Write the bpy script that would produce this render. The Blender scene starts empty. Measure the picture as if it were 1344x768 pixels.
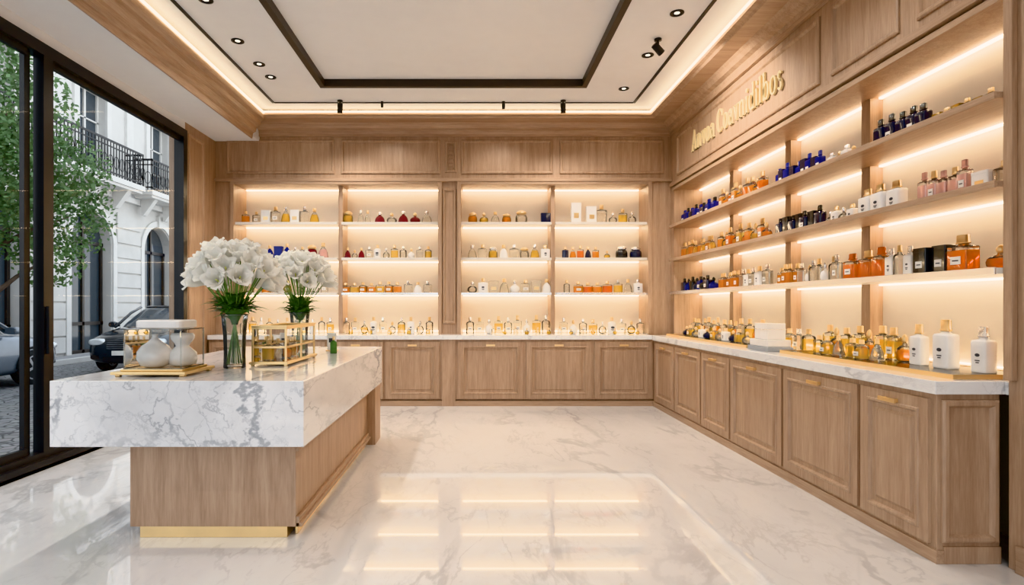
import bpy, bmesh, math, random
from mathutils import Vector, Matrix
random.seed(7)
sc = bpy.context.scene
F = 750.0
CAMH = 1.35

# ------------------------------------------------------------------ materials
def nm(name):
    m = bpy.data.materials.new(name); m.use_nodes = True
    nt = m.node_tree; nt.nodes.clear()
    out = nt.nodes.new('ShaderNodeOutputMaterial')
    return m, nt, out
def N(nt, t, **kw):
    n = nt.nodes.new('ShaderNode' + t)
    for k, v in kw.items():
        if k in n.inputs: n.inputs[k].default_value = v
        else: setattr(n, k, v)
    return n
def L(nt, a, b): nt.links.new(a, b)
def c4(c): return (c[0], c[1], c[2], 1.0)

def mat_plain(name, col, rough=0.5, metal=0.0, var=0.06, scale=6.0, coat=0.0, bump=0.0):
    m, nt, out = nm(name)
    p = N(nt, 'BsdfPrincipled', Roughness=rough, Metallic=metal)
    p.inputs['Coat Weight'].default_value = coat
    tc = N(nt, 'TexCoord'); no = N(nt, 'TexNoise', Scale=scale, Detail=4.0)
    L(nt, tc.outputs['Object'], no.inputs['Vector'])
    r = N(nt, 'ValToRGB')
    r.color_ramp.elements[0].position = 0.3; r.color_ramp.elements[1].position = 0.7
    r.color_ramp.elements[0].color = c4([x*(1-var) for x in col])
    r.color_ramp.elements[1].color = c4([min(1, x*(1+var)) for x in col])
    L(nt, no.outputs['Fac'], r.inputs['Fac']); L(nt, r.outputs['Color'], p.inputs['Base Color'])
    if bump:
        b = N(nt, 'Bump', Strength=bump, Distance=0.01); L(nt, no.outputs['Fac'], b.inputs['Height']); L(nt, b.outputs['Normal'], p.inputs['Normal'])
    L(nt, p.outputs[0], out.inputs[0])
    return m

def mat_petal(name, col):
    m, nt, out = nm(name)
    d = N(nt, 'BsdfDiffuse'); t = N(nt, 'BsdfTranslucent')
    tc = N(nt, 'TexCoord'); no = N(nt, 'TexNoise', Scale=40.0); L(nt, tc.outputs['Object'], no.inputs['Vector'])
    r = N(nt, 'ValToRGB'); r.color_ramp.elements[0].color = c4([x*.96 for x in col]); r.color_ramp.elements[1].color = c4(col)
    L(nt, no.outputs['Fac'], r.inputs['Fac']); L(nt, r.outputs[0], d.inputs['Color']); L(nt, r.outputs[0], t.inputs['Color'])
    mx = N(nt, 'MixShader'); mx.inputs[0].default_value = 0.42
    L(nt, d.outputs[0], mx.inputs[1]); L(nt, t.outputs[0], mx.inputs[2]); L(nt, mx.outputs[0], out.inputs[0]); return m

def mat_wood(name, axis='z', a=(0.345,0.222,0.148), b=(0.51,0.36,0.253), rough=0.42):
    m, nt, out = nm(name)
    p = N(nt, 'BsdfPrincipled', Roughness=rough)
    tc = N(nt, 'TexCoord'); mp = N(nt, 'Mapping')
    s = {'z': (16, 16, 0.9), 'y': (16, 0.9, 16), 'x': (0.9, 16, 16)}[axis]
    mp.inputs['Scale'].default_value = s
    L(nt, tc.outputs['Object'], mp.inputs['Vector'])
    n1 = N(nt, 'TexNoise', Scale=1.0, Detail=5.0, Roughness=0.6, Distortion=0.8)
    n2 = N(nt, 'TexNoise', Scale=6.0, Detail=6.0, Roughness=0.7)
    L(nt, mp.outputs[0], n1.inputs['Vector']); L(nt, mp.outputs[0], n2.inputs['Vector'])
    mx = N(nt, 'Math', operation='MULTIPLY_ADD'); mx.inputs[1].default_value = 0.5
    m2 = N(nt, 'Math', operation='MULTIPLY'); m2.inputs[1].default_value = 0.5
    L(nt, n2.outputs['Fac'], m2.inputs[0]); L(nt, n1.outputs['Fac'], mx.inputs[0]); L(nt, m2.outputs[0], mx.inputs[2])
    r = N(nt, 'ValToRGB')
    r.color_ramp.elements[0].position = 0.36; r.color_ramp.elements[1].position = 0.62
    r.color_ramp.elements[0].color = c4(a); r.color_ramp.elements[1].color = c4(b)
    L(nt, mx.outputs[0], r.inputs['Fac']); L(nt, r.outputs['Color'], p.inputs['Base Color'])
    bp = N(nt, 'Bump', Strength=0.12, Distance=0.004)
    L(nt, mx.outputs[0], bp.inputs['Height']); L(nt, bp.outputs['Normal'], p.inputs['Normal'])
    L(nt, p.outputs[0], out.inputs[0])
    return m

def mat_marble(name, base, vein, scale=0.8, width=0.03, rough=0.08, strength=0.8, cloud=0.12, stretch=0.45, dist=0.5, ior=1.5):
    m, nt, out = nm(name)
    p = N(nt, 'BsdfPrincipled', Roughness=rough, IOR=ior)
    tc = N(nt, 'TexCoord'); mp = N(nt, 'Mapping')
    mp.inputs['Rotation'].default_value = (0.5, 0.35, 0.7); mp.inputs['Scale'].default_value = (1.0, stretch, 1.0)
    L(nt, tc.outputs['Object'], mp.inputs['Vector'])
    prev = None
    for i, (sc_, w_, st_) in enumerate([(scale, width, strength), (scale*2.3, width*0.7, strength*0.6), (scale*5.1, width*0.8, strength*0.3)]):
        n = N(nt, 'TexNoise', Scale=sc_, Detail=8.0, Roughness=0.58, Distortion=dist)
        off = N(nt, 'VectorMath', operation='ADD'); off.inputs[1].default_value = (3.1*i, 7.7*i, 1.3*i)
        L(nt, mp.outputs[0], off.inputs[0]); L(nt, off.outputs[0], n.inputs['Vector'])
        s = N(nt, 'Math', operation='SUBTRACT'); s.inputs[1].default_value = 0.5
        L(nt, n.outputs['Fac'], s.inputs[0])
        ab = N(nt, 'Math', operation='ABSOLUTE'); L(nt, s.outputs[0], ab.inputs[0])
        mr = N(nt, 'MapRange', interpolation_type='SMOOTHERSTEP')
        mr.inputs['From Min'].default_value = 0.0; mr.inputs['From Max'].default_value = w_
        mr.inputs['To Min'].default_value = st_; mr.inputs['To Max'].default_value = 0.0
        L(nt, ab.outputs[0], mr.inputs['Value'])
        cn = N(nt, 'TexNoise', Scale=scale*1.7+i, Detail=2.0); L(nt, off.outputs[0], cn.inputs['Vector'])
        cr = N(nt, 'MapRange'); cr.inputs['From Min'].default_value = 0.40; cr.inputs['From Max'].default_value = 0.60
        L(nt, cn.outputs['Fac'], cr.inputs['Value'])
        mu = N(nt, 'Math', operation='MULTIPLY'); L(nt, mr.outputs[0], mu.inputs[0]); L(nt, cr.outputs[0], mu.inputs[1])
        if prev is None: prev = mu
        else:
            mxm = N(nt, 'Math', operation='MAXIMUM'); L(nt, prev.outputs[0], mxm.inputs[0]); L(nt, mu.outputs[0], mxm.inputs[1]); prev = mxm
    cl = N(nt, 'TexNoise', Scale=scale*1.3, Detail=6.0, Roughness=0.6, Distortion=0.4); L(nt, mp.outputs[0], cl.inputs['Vector'])
    clr = N(nt, 'MapRange'); clr.inputs['From Min'].default_value = 0.42; clr.inputs['From Max'].default_value = 0.75
    clr.inputs['To Max'].default_value = cloud*2.2
    L(nt, cl.outputs['Fac'], clr.inputs['Value'])
    ad = N(nt, 'Math', operation='ADD', use_clamp=True); L(nt, prev.outputs[0], ad.inputs[0]); L(nt, clr.outputs[0], ad.inputs[1])
    mix = N(nt, 'Mix', data_type='RGBA')
    mix.inputs[6].default_value = c4(base); mix.inputs[7].default_value = c4(vein)
    L(nt, ad.outputs[0], mix.inputs[0]); L(nt, mix.outputs[2], p.inputs['Base Color'])
    L(nt, p.outputs[0], out.inputs[0])
    return m

def mat_emit(name, col, strength):
    m, nt, out = nm(name)
    e = N(nt, 'Emission', Strength=strength); e.inputs['Color'].default_value = c4(col)
    L(nt, e.outputs[0], out.inputs[0]); return m

def mat_glass(name, tint, diff=None, dfac=0.1, rough=0.02, ior=1.45):
    m, nt, out = nm(name)
    tr = N(nt, 'BsdfTransparent'); tr.inputs['Color'].default_value = c4(tint)
    sh = tr.outputs[0]
    if dfac > 0:
        d = N(nt, 'BsdfDiffuse'); d.inputs['Color'].default_value = c4(diff or tint)
        t2 = N(nt, 'BsdfTranslucent'); t2.inputs['Color'].default_value = c4(diff or tint)
        a = N(nt, 'MixShader'); a.inputs[0].default_value = 0.5
        L(nt, d.outputs[0], a.inputs[1]); L(nt, t2.outputs[0], a.inputs[2])
        b = N(nt, 'MixShader'); b.inputs[0].default_value = dfac
        L(nt, sh, b.inputs[1]); L(nt, a.outputs[0], b.inputs[2]); sh = b.outputs[0]
    g = N(nt, 'BsdfGlossy', Roughness=rough)
    fr = N(nt, 'Fresnel', IOR=ior)
    mx = N(nt, 'MixShader'); L(nt, fr.outputs[0], mx.inputs[0]); L(nt, sh, mx.inputs[1]); L(nt, g.outputs[0], mx.inputs[2])
    L(nt, mx.outputs[0], out.inputs[0]); return m

def mat_cobble(name):
    m, nt, out = nm(name)
    p = N(nt, 'BsdfPrincipled', Roughness=0.6)
    tc = N(nt, 'TexCoord'); v = N(nt, 'TexVoronoi', Scale=6.5, feature='DISTANCE_TO_EDGE')
    v2 = N(nt, 'TexVoronoi', Scale=6.5)
    L(nt, tc.outputs['Object'], v.inputs['Vector']); L(nt, tc.outputs['Object'], v2.inputs['Vector'])
    r = N(nt, 'ValToRGB'); r.color_ramp.elements[0].position = 0.02; r.color_ramp.elements[1].position = 0.1
    r.color_ramp.elements[0].color = (0.07, 0.07, 0.075, 1); r.color_ramp.elements[1].color = (0.27, 0.28, 0.30, 1)
    L(nt, v.outputs['Distance'], r.inputs['Fac'])
    mx = N(nt, 'Mix', data_type='RGBA', blend_type='MULTIPLY'); mx.inputs[0].default_value = 0.35
    L(nt, r.outputs['Color'], mx.inputs[6]); L(nt, v2.outputs['Color'], mx.inputs[7])
    hs = N(nt, 'HueSaturation', Saturation=0.15); L(nt, mx.outputs[2], hs.inputs['Color'])
    L(nt, hs.outputs[0], p.inputs['Base Color'])
    b = N(nt, 'Bump', Strength=0.6, Distance=0.03); L(nt, r.outputs['Color'], b.inputs['Height']); L(nt, b.outputs[0], p.inputs['Normal'])
    L(nt, p.outputs[0], out.inputs[0]); return m

WARM = (1.0, 0.77, 0.50)
M = {}
M['wood'] = mat_wood('oak_vertical', 'z')
M['woody'] = mat_wood('oak_along_y', 'y')
M['woodx'] = mat_wood('oak_along_x', 'x')
M['floor'] = mat_marble('floor_marble', (0.80,0.79,0.785), (0.38,0.375,0.39), 0.9, 0.028, 0.025, 0.42, 0.13, ior=2.0)
M['marble'] = mat_marble('slab_marble', (0.84,0.84,0.85), (0.30,0.32,0.36), 1.2, 0.020, 0.10, 0.75, 0.20, 0.30, 0.2)
M['counter'] = mat_marble('counter_marble', (0.84,0.835,0.83), (0.45,0.45,0.47), 2.2, 0.03, 0.12, 0.5, 0.1)
M['white'] = mat_plain('ceiling_plaster', (0.86,0.85,0.845), 0.8, var=0.01)
M['cream'] = mat_plain('niche_cream', (0.78,0.72,0.65), 0.6, var=0.02)
M['shelfw'] = mat_plain('shelf_pale', (0.74,0.70,0.65), 0.3, var=0.03)
M['black'] = mat_plain('black_metal', (0.018,0.018,0.02), 0.35, var=0.1)
M['dark'] = mat_plain('dark_bronze', (0.045,0.038,0.034), 0.4, var=0.1)
M['brass'] = mat_plain('brass', (0.88,0.65,0.35), 0.28, 0.85, var=0.05)
M['signgold'] = mat_plain('polished_gold_letters', (1.0,0.82,0.48), 0.3, 0.10, var=0.03, coat=0.8)
M['led'] = mat_emit('led_strip', WARM, 22)
M['cove'] = mat_emit('cove_led', (1.0,0.80,0.53), 11)
M['lamp'] = mat_emit('downlight_lens', (1.0,0.9,0.75), 3)
M['glasswin'] = mat_glass('window_glass', (0.95,0.97,0.97), None, 0.0, 0.0, 1.12)
M['glass'] = mat_glass('clear_glass', (0.95,0.95,0.94), (0.9,0.88,0.85), 0.07, ior=1.4)
M['vase'] = mat_glass('vase_glass', (0.94,0.97,0.97), (0.9,0.93,0.93), 0.12, ior=1.5)
M['pane'] = mat_glass('display_glass', (0.97,0.98,0.98), None, 0.0, 0.01, 1.35)
M['clear'] = mat_glass('clear_perfume', (0.94,0.91,0.85), (0.9,0.85,0.76), 0.22)
M['amber'] = mat_glass('amber_perfume', (0.97,0.62,0.22), (0.92,0.42,0.08), 0.42)
M['orange'] = mat_glass('orange_perfume', (0.95,0.42,0.10), (0.88,0.30,0.05), 0.5)
M['gold'] = mat_glass('golden_perfume', (0.99,0.84,0.42), (0.95,0.66,0.18), 0.32)
M['pink'] = mat_glass('pink_perfume', (0.95,0.74,0.72), (0.90,0.64,0.62), 0.45)
M['red'] = mat_glass('ruby_perfume', (0.5,0.10,0.12), (0.35,0.05,0.07), 0.6)
M['blue'] = mat_glass('cobalt_perfume', (0.05,0.08,0.5), (0.03,0.05,0.42), 0.8)
M['navy'] = mat_plain('navy_glass', (0.012,0.016,0.05), 0.08, coat=0.5)
M['blk'] = mat_plain('black_glass', (0.010,0.010,0.012), 0.1, coat=0.5)
M['frost'] = mat_plain('frosted_white', (0.84,0.825,0.81), 0.25, coat=0.3)
M['label'] = mat_plain('paper_label', (0.82,0.80,0.76), 0.6)
M['ink'] = mat_plain('label_ink', (0.07,0.07,0.08), 0.6)
M['silver'] = mat_plain('silver', (0.80,0.80,0.81), 0.25, 0.9)
M['alloy'] = mat_plain('wheel_alloy', (0.35,0.36,0.38), 0.4, 0.6)
M['grey'] = mat_plain('grey_box', (0.33,0.36,0.40), 0.5)
M['petal'] = mat_petal('petal_white', (0.97,0.96,0.92))
M['leaf'] = mat_plain('leaf_green', (0.07,0.18,0.04), 0.45, var=0.5, scale=14)
M['stem'] = mat_plain('stem_green', (0.16,0.30,0.08), 0.5, var=0.3)
M['gold2'] = mat_plain('stamen', (0.60,0.62,0.20), 0.6)
M['treeleaf'] = mat_plain('tree_leaf', (0.13,0.21,0.09), 0.6, var=0.5, scale=3)
M['bark'] = mat_plain('bark', (0.13,0.10,0.08), 0.9, var=0.3, bump=0.5)
M['stone'] = mat_plain('limestone', (0.60,0.59,0.57), 0.85, var=0.06, scale=2, bump=0.1)
M['stone2'] = mat_plain('limestone_trim', (0.67,0.66,0.64), 0.85, var=0.04)
M['winglass'] = mat_plain('facade_window_glass', (0.06,0.075,0.09), 0.06, coat=0.5)
M['cobble'] = mat_cobble('cobblestone')
M['asphalt'] = mat_plain('pavement', (0.30,0.30,0.31), 0.8, var=0.1)
M['cardk'] = mat_plain('car_paint_dark', (0.025,0.03,0.038), 0.18, 0.3, coat=1.0)
M['carwh'] = mat_plain('car_paint_steel', (0.16,0.19,0.23), 0.3, 0.4, coat=1.0)
M['tyre'] = mat_plain('tyre', (0.02,0.02,0.02), 0.8)
M['hlight'] = mat_plain('headlight', (0.75,0.78,0.8), 0.1, 0.3, coat=1.0)
M['water'] = mat_glass('water', (0.93,0.96,0.94), None, 0.0, 0.0, 1.1)

# ------------------------------------------------------------------ mesh builder
class MB:
    def __init__(s): s.v=[]; s.f=[]; s.m=[]; s.sm=[]; s.names=[]; s.T=None
    def mi(s, n):
        if n not in s.names: s.names.append(n)
        return s.names.index(n)
    def addv(s, p):
        p = Vector(p)
        if s.T is not None: p = s.T @ p
        s.v.append(p[:]); return len(s.v)-1
    def face(s, idx, mat, smooth=False):
        s.f.append(tuple(idx)); s.m.append(s.mi(mat)); s.sm.append(smooth)
    def box(s, x0,x1,y0,y1,z0,z1, mat):
        i = [s.addv(p) for p in [(x0,y0,z0),(x1,y0,z0),(x1,y1,z0),(x0,y1,z0),(x0,y0,z1),(x1,y0,z1),(x1,y1,z1),(x0,y1,z1)]]
        for q in [(0,3,2,1),(4,5,6,7),(0,1,5,4),(1,2,6,5),(2,3,7,6),(3,0,4,7)]:
            s.face([i[k] for k in q], mat)
    def loft(s, rings, mat, smooth=True, cap0=True, cap1=True, closed=True):
        ids = [[s.addv(p) for p in r] for r in rings]
        n = len(rings[0])
        for a in range(len(ids)-1):
            mt = mat[a] if isinstance(mat, list) else mat
            for k in range(n if closed else n-1):
                k2 = (k+1) % n
                s.face([ids[a][k], ids[a][k2], ids[a+1][k2], ids[a+1][k]], mt, smooth)
        if cap0: s.face(list(reversed(ids[0])), mat[0] if isinstance(mat, list) else mat)
        if cap1: s.face(ids[-1], mat[-1] if isinstance(mat, list) else mat)
    def lathe(s, cx, cy, prof, mat, seg=20, cap0=True, cap1=True):
        s.loft([[(cx+r*math.cos(2*math.pi*k/seg), cy+r*math.sin(2*math.pi*k/seg), z) for k in range(seg)] for r, z in prof], mat, True, cap0, cap1)
    def tube(s, pts, rad, mat, seg=6):
        pts = [Vector(p) for p in pts]; rings = []
        for i, p in enumerate(pts):
            d = (pts[min(i+1, len(pts)-1)] - pts[max(i-1, 0)]).normalized()
            u = d.orthogonal().normalized() if abs(d.z) > 0.99 else d.cross(Vector((0,0,1))).normalized()
            w = d.cross(u)
            r = rad[i] if isinstance(rad, (list, tuple)) else rad
            rings.append([tuple(p + u*math.cos(2*math.pi*k/seg)*r + w*math.sin(2*math.pi*k/seg)*r) for k in range(seg)])
        s.loft(rings, mat)
    def panel(s, u0,u1,v0,v1, prof, mat):
        rings = [[(u0+i, v0+i, w), (u1-i, v0+i, w), (u1-i, v1-i, w), (u0+i, v1-i, w)] for i, w in prof]
        s.loft(rings, mat, False, False, True)
    def obj(s, name, parent=None, bevel=0.0):
        me = bpy.data.meshes.new(name); me.from_pydata(s.v, [], s.f)
        for n in s.names: me.materials.append(M[n])
        me.polygons.foreach_set('material_index', s.m)
        me.polygons.foreach_set('use_smooth', s.sm)
        bm = bmesh.new(); bm.from_mesh(me); bmesh.ops.recalc_face_normals(bm, faces=bm.faces); bm.to_mesh(me); bm.free()
        o = bpy.data.objects.new(name, me); sc.collection.objects.link(o)
        if parent: o.parent = parent
        if bevel:
            b = o.modifiers.new('bevel', 'BEVEL'); b.width = bevel; b.segments = 2; b.limit_method = 'ANGLE'; b.angle_limit = math.radians(50)
        return o
def empty(name):
    e = bpy.data.objects.new(name, None); sc.collection.objects.link(e); e.empty_display_size = 0.1; return e
def T_back(y):   # facing -Y
    return Matrix(((1,0,0,0),(0,0,-1,y),(0,1,0,0),(0,0,0,1)))
def T_right(x):  # facing -X ; u = Y
    return Matrix(((0,0,-1,x),(1,0,0,0),(0,1,0,0),(0,0,0,1)))
DOORP = [(0.0,0.0),(0.0,0.020),(0.060,0.020),(0.064,0.027),(0.078,0.027),(0.088,0.006),(0.112,0.004),(0.130,0.014),(0.14,0.014)]
WALLP = [(0.0,0.0),(0.0,0.012),(0.012,0.020),(0.030,0.020),(0.042,0.003),(0.05,-0.006)]

# ------------------------------------------------------------------ room constants
XL, XR, YB = -3.62, 2.76, 8.0
YF = -2.6
ZC = 3.98; ZS = 3.66
NB = 8.42   # back niche rear
NR = 3.15   # right niche rear

b = MB(); b.box(XL-0.1, XR+0.6, YF, YB+0.6, -0.10, 0.0, 'floor'); b.obj('floor')

# ceiling (ring with tray)
b = MB()
tx0, tx1, ty0, ty1 = -1.79, 1.30, 0.2, 6.80
b.box(XL-0.1, tx0, YF, YB+0.5, ZC, ZC+0.3, 'white'); b.box(tx1, XR+0.4, YF, YB+0.5, ZC, ZC+0.3, 'white')
b.box(tx0, tx1, YF, ty0, ZC, ZC+0.3, 'white'); b.box(tx0, tx1, ty1, YB+0.5, ZC, ZC+0.3, 'white')
b.box(tx0, tx1, ty0, ty1, ZC+0.07, ZC+0.3, 'white')
b.box(XL-0.1, -3.0, YF, YB, ZS, ZC, 'white')   # lower soffit by the window
b.obj('ceiling')
b = MB(); w = 0.05
for (x0,x1,y0,y1) in [(tx0-w,tx0+0.012,ty0-w,ty1+w),(tx1-0.012,tx1+w,ty0-w,ty1+w),(tx0+0.012,tx1-0.012,ty1-0.012,ty1+w),(tx0+0.012,tx1-0.012,ty0-w,ty0+0.012)]:
    b.box(x0,x1,y0,y1, ZC-0.015, ZC+0.005, 'dark')
for (x0,x1,y0,y1) in [(tx0,tx0+0.012,ty0,ty1),(tx1-0.012,tx1,ty0,ty1),(tx0+.012,tx1-.012,ty1-0.012,ty1),(tx0+.012,tx1-.012,ty0,ty0+0.012)]:
    b.box(x0,x1,y0,y1, ZC+0.005, ZC+0.07, 'dark')
b.obj('trim_1')
b = MB()
b.box(-2.60,-2.57,YF+0.1,7.37,ZC-0.012,ZC,'black'); b.box(2.05,2.08,YF+0.1,7.37,ZC-0.012,ZC,'black'); b.box(-2.57,2.05,7.36,7.38,ZC-0.012,ZC,'dark')
b.obj('trim_2')

# walls
b = MB(); b.box(XL-0.2, NR+0.25, NB, NB+0.2, 0, ZC, 'cream'); b.obj('wall_back')
b = MB(); b.box(NR, NR+0.2, YF, NB, 0, ZC, 'cream'); b.obj('wall_right')
WY0, WY1, WZ = YF+0.2, 7.16, 3.55
b = MB(); b.box(XL-0.2, XL, WY1, NB, 0, ZC, 'wood'); b.box(XL-0.2, XL, YF, WY1, WZ, ZC, 'white'); b.box(XL-0.2, XL, YF, WY0, 0, WZ, 'white')
b.T = Matrix(((0,0,1,XL),(1,0,0,0),(0,1,0,0),(0,0,0,1)))
b.panel(WY1+0.08, 7.66, 0.2, ZS-0.12, WALLP, 'wood'); b.T = None
b.obj('wall_left')
b = MB(); b.box(XL-0.1, XR+0.4, YF-0.2, YF, 3.3, ZC+0.3, 'white')
for x in (XL-0.05, -1.5, 0.6, XR): b.box(x-0.05, x+0.05, YF-0.12, YF-0.04, 0, 3.3, 'black')
b.obj('wall_front')

# ------------------------------------------------------------------ window
b = MB()
def wbar(y0,y1,z0,z1,x0=XL-0.09,x1=XL+0.03): b.box(x0,x1,y0,y1,z0,z1,'black')
wbar(WY0, WY1, 3.45, WZ); wbar(WY0, WY1, 0, 0.08, XL-0.12, XL+0.08); wbar(WY0, WY1, 0.08, 0.13)
wbar(WY1-0.09, WY1, 0.13, 3.45)
mull = [4.82, 2.6, 0.4]
for y in mull:
    wbar(y-0.17, y-0.11, 0.13, 3.45, XL-0.08, XL-0.04); wbar(y-0.05, y+0.06, 0.13, 3.45, XL-0.06, XL+0.03)
b.box(XL-0.04, XL+0.08, WY0, WY1, 0.0, 0.03, 'dark')
for a, c in [(4.88, WY1-0.09), (2.66, 4.65)]:
    wbar(a, c, 0.13, 0.19, XL-0.05, XL-0.01); wbar(a, c, 3.40, 3.45, XL-0.05, XL-0.01)
wbar(4.79, 4.83, 0.95, 1.35, XL+0.03, XL+0.06)
fr = b.obj('frame')
g = MB()
i = [g.addv(p) for p in [(XL-0.03,WY0,0.13),(XL-0.03,WY1-0.09,0.13),(XL-0.03,WY1-0.09,3.45),(XL-0.03,WY0,3.45)]]
g.face(i, 'glasswin'); gl = g.obj('glass')
e = empty('window_1'); fr.parent = e; gl.parent = e

# ------------------------------------------------------------------ back joinery
N1 = (-3.35, -0.50); N2 = (-0.18, 2.43); NZ0, NZ1 = 0.96, 3.05
D1, D2 = -1.89, 1.12
b = MB()
b.box(XL, N1[0], YB, NB, 0, ZC, 'wood'); b.box(N1[1], N2[0], YB, NB, 0, ZC, 'wood'); b.box(N2[1], NR, YB, NB, 0, ZC, 'wood')
for n in (N1, N2):
    b.box(n[0], n[1], YB, NB, NZ1, ZC, 'wood')
b.T = T_back(YB)
for (u0,u1) in [(-3.46,-1.95),(-1.86,-0.47),(-0.18,1.10),(1.20,2.66)]:
    b.panel(u0, u1, 3.20, 3.68, WALLP, 'wood')
b.T = None
b.box(XL, XR, YB-0.03, YB, 3.72, 3.76, 'woodx'); b.box(XL, XR, YB-0.045, YB, 3.09, 3.135, 'woodx')
for n in (N1, N2):
    t = 0.055
    b.box(n[0]-t, n[0], YB-0.035, YB, NZ0, NZ1+t, 'wood'); b.box(n[1], n[1]+t, YB-0.035, YB, NZ0, NZ1+t, 'wood')
    b.box(n[0], n[1], YB-0.035, YB, NZ1, NZ1+t, 'woodx')
b.T = T_back(YB); b.panel(-0.44, -0.25, 1.1, 3.0, WALLP, 'wood')
b.panel(-0.40, -0.24, 3.22, 3.66, WALLP, 'wood'); b.T = None
for k in range(6):
    z = 3.29 + k*0.057
    b.box(-0.36, -0.28, YB-0.022, YB-0.004, z, z+0.018, 'wood'); b.box(-0.36 if k%2 else -0.295, -0.345 if k%2 else -0.28, YB-0.022, YB-0.004, z+0.018, z+0.057, 'wood')
b.obj('trim_5', bevel=0.003)

SH_B = [1.54, 2.03, 2.53]
sh = empty('display_shelving')
b = MB(); led = MB()
for n, d in ((N1, D1), (N2, D2)):
    b.box(d-0.03, d+0.03, YB+0.10, NB, NZ0, NZ1, 'wood')
    for (a, c) in ((n[0], d-0.03), (d+0.03, n[1])):
        for z in SH_B:
            b.box(a, c, YB+0.03, NB, z-0.03, z, 'shelfw'); b.box(a, c, YB+0.015, YB+0.03, z-0.034, z+0.002, 'shelfw' if a < -2 or z != 1.54 else 'silver')
            led.box(a+0.02, c-0.02, NB-0.06, NB-0.035, z-0.042, z-0.031, 'led')
        led.box(a+0.02, c-0.02, NB-0.06, NB-0.035, NZ1-0.012, NZ1-0.001, 'led')
        led.box(a+0.02, c-0.02, NB-0.02, NB-0.005, NZ0+0.022, NZ0+0.028, 'led')
b.obj('shelves_and_posts', sh, 0.002); led.obj('led_strips', sh)

# back base cabinet
CF = 7.73
cab = empty('base_cabinet')
b = MB()
CL = XL+0.03
b.box(CL, 2.45, CF, YB-0.001, 0.09, 0.90, 'wood'); b.box(CL, 2.45, CF+0.03, YB-0.001, 0.0, 0.09, 'wood')
b.box(CL, 2.45, CF-0.012, CF+0.03, 0.0, 0.07, 'woodx')
b.T = T_back(CF)
doors = [(-3.58,-2.80),(-2.78,-2.0),(-1.97,-1.22),(-1.20,-0.46),(-0.22,0.67),(0.70,1.59),(1.62,2.42)]
for u0,u1 in doors: b.panel(u0+0.008, u1-0.008, 0.10, 0.87, DOORP, 'wood')
b.T = None
b.box(-0.43,-0.25,CF-0.02,CF,0.0,0.90,'wood')
b.obj('carcass_and_doors', cab, 0.002)
b = MB()
for u0,u1 in doors:
    c = (u0+u1)/2
    b.box(c-0.06,c+0.06,CF-0.055,CF-0.04,0.81,0.835,'brass'); b.box(c-0.05,c-0.038,CF-0.045,CF-0.018,0.812,0.833,'brass'); b.box(c+0.038,c+0.05,CF-0.045,CF-0.018,0.812,0.833,'brass')
b.obj('handles', cab, 0.002)
b = MB(); b.box(CL, 2.40, CF-0.04, YB-0.001, 0.90, 0.96, 'counter')
for n in (N1,N2): b.box(n[0]+0.001,n[1]-0.001,YB,NB-0.001,0.90,0.96,'counter')
b.obj('countertop', cab, 0.004)

# ------------------------------------------------------------------ right joinery
RY0, RY1, RZ1 = 2.95, 7.88, 2.95
b = MB()
b.box(XR, NR, YF, RY0, 0, ZC, 'wood'); b.box(XR, NR, RY1, YB, 0, ZC, 'wood'); b.box(XR, NR, RY0, RY1, RZ1, ZC, 'wood')
b.T = T_right(XR)
for (u0,u1) in [(4.55,7.75),(3.70,4.40),(2.6,3.55),(1.2,2.45),(-0.5,1.05)]:
    b.panel(u0,u1,3.12,3.66,WALLP,'wood')
for (u0,u1) in [(1.2,2.80),(-0.5,1.05)]:
    b.panel(u0,u1,0.25,2.9,WALLP,'wood')
b.T = None
b.box(XR-0.04, XR, YF, YB-0.05, 3.72, 3.76, 'woody'); b.box(XR-0.045, XR, YF, YB-0.05, 3.0, 3.05, 'woody')
b.box(XR-0.03, XR, RY0, RY1, RZ1-0.01, RZ1+0.03, 'woody'); b.box(XR-0.03, XR, RY0-0.05, RY0, 0.97, RZ1+0.03, 'wood')
b.obj('trim_6', bevel=0.003)
b = MB(); b.box(XR-0.025, XR, YF, RY0-0.06, 0, 0.14, 'woody'); b.obj('baseboard_right', bevel=0.003)

SH_R = [1.55, 2.0, 2.46]
POST = [(4.40,4.50),(5.50,5.60),(6.72,6.82)]
SX = 2.70
sh = empty('perfume_shelving_unit')
b = MB(); led = MB()
for a,c in POST: b.box(NR-0.10, NR, a, c, 0.961, RZ1, 'wood')
for k, z in enumerate(SH_R):
    b.box(SX, NR, RY0+0.002, RY1, z-0.032, z, 'shelfw' if k==0 else 'woody')
    b.box(SX-0.012, SX, RY0+0.002, RY1, z-0.036, z+0.002, 'silver' if k==0 else 'woody')
for a,c in [(RY0+0.02,4.38),(4.52,5.48),(5.62,6.70),(6.84,7.86)]:
    for z in SH_R: led.box(NR-0.045, NR-0.02, a, c, z-0.044, z-0.033, 'led')
    led.box(NR-0.045, NR-0.02, a, c, RZ1-0.012, RZ1-0.001, 'led')
    led.box(NR-0.016, NR-0.004, a, c, 0.982, 0.988, 'led')
b.obj('shelves_and_posts', sh, 0.002); led.obj('led_strips', sh)

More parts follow.
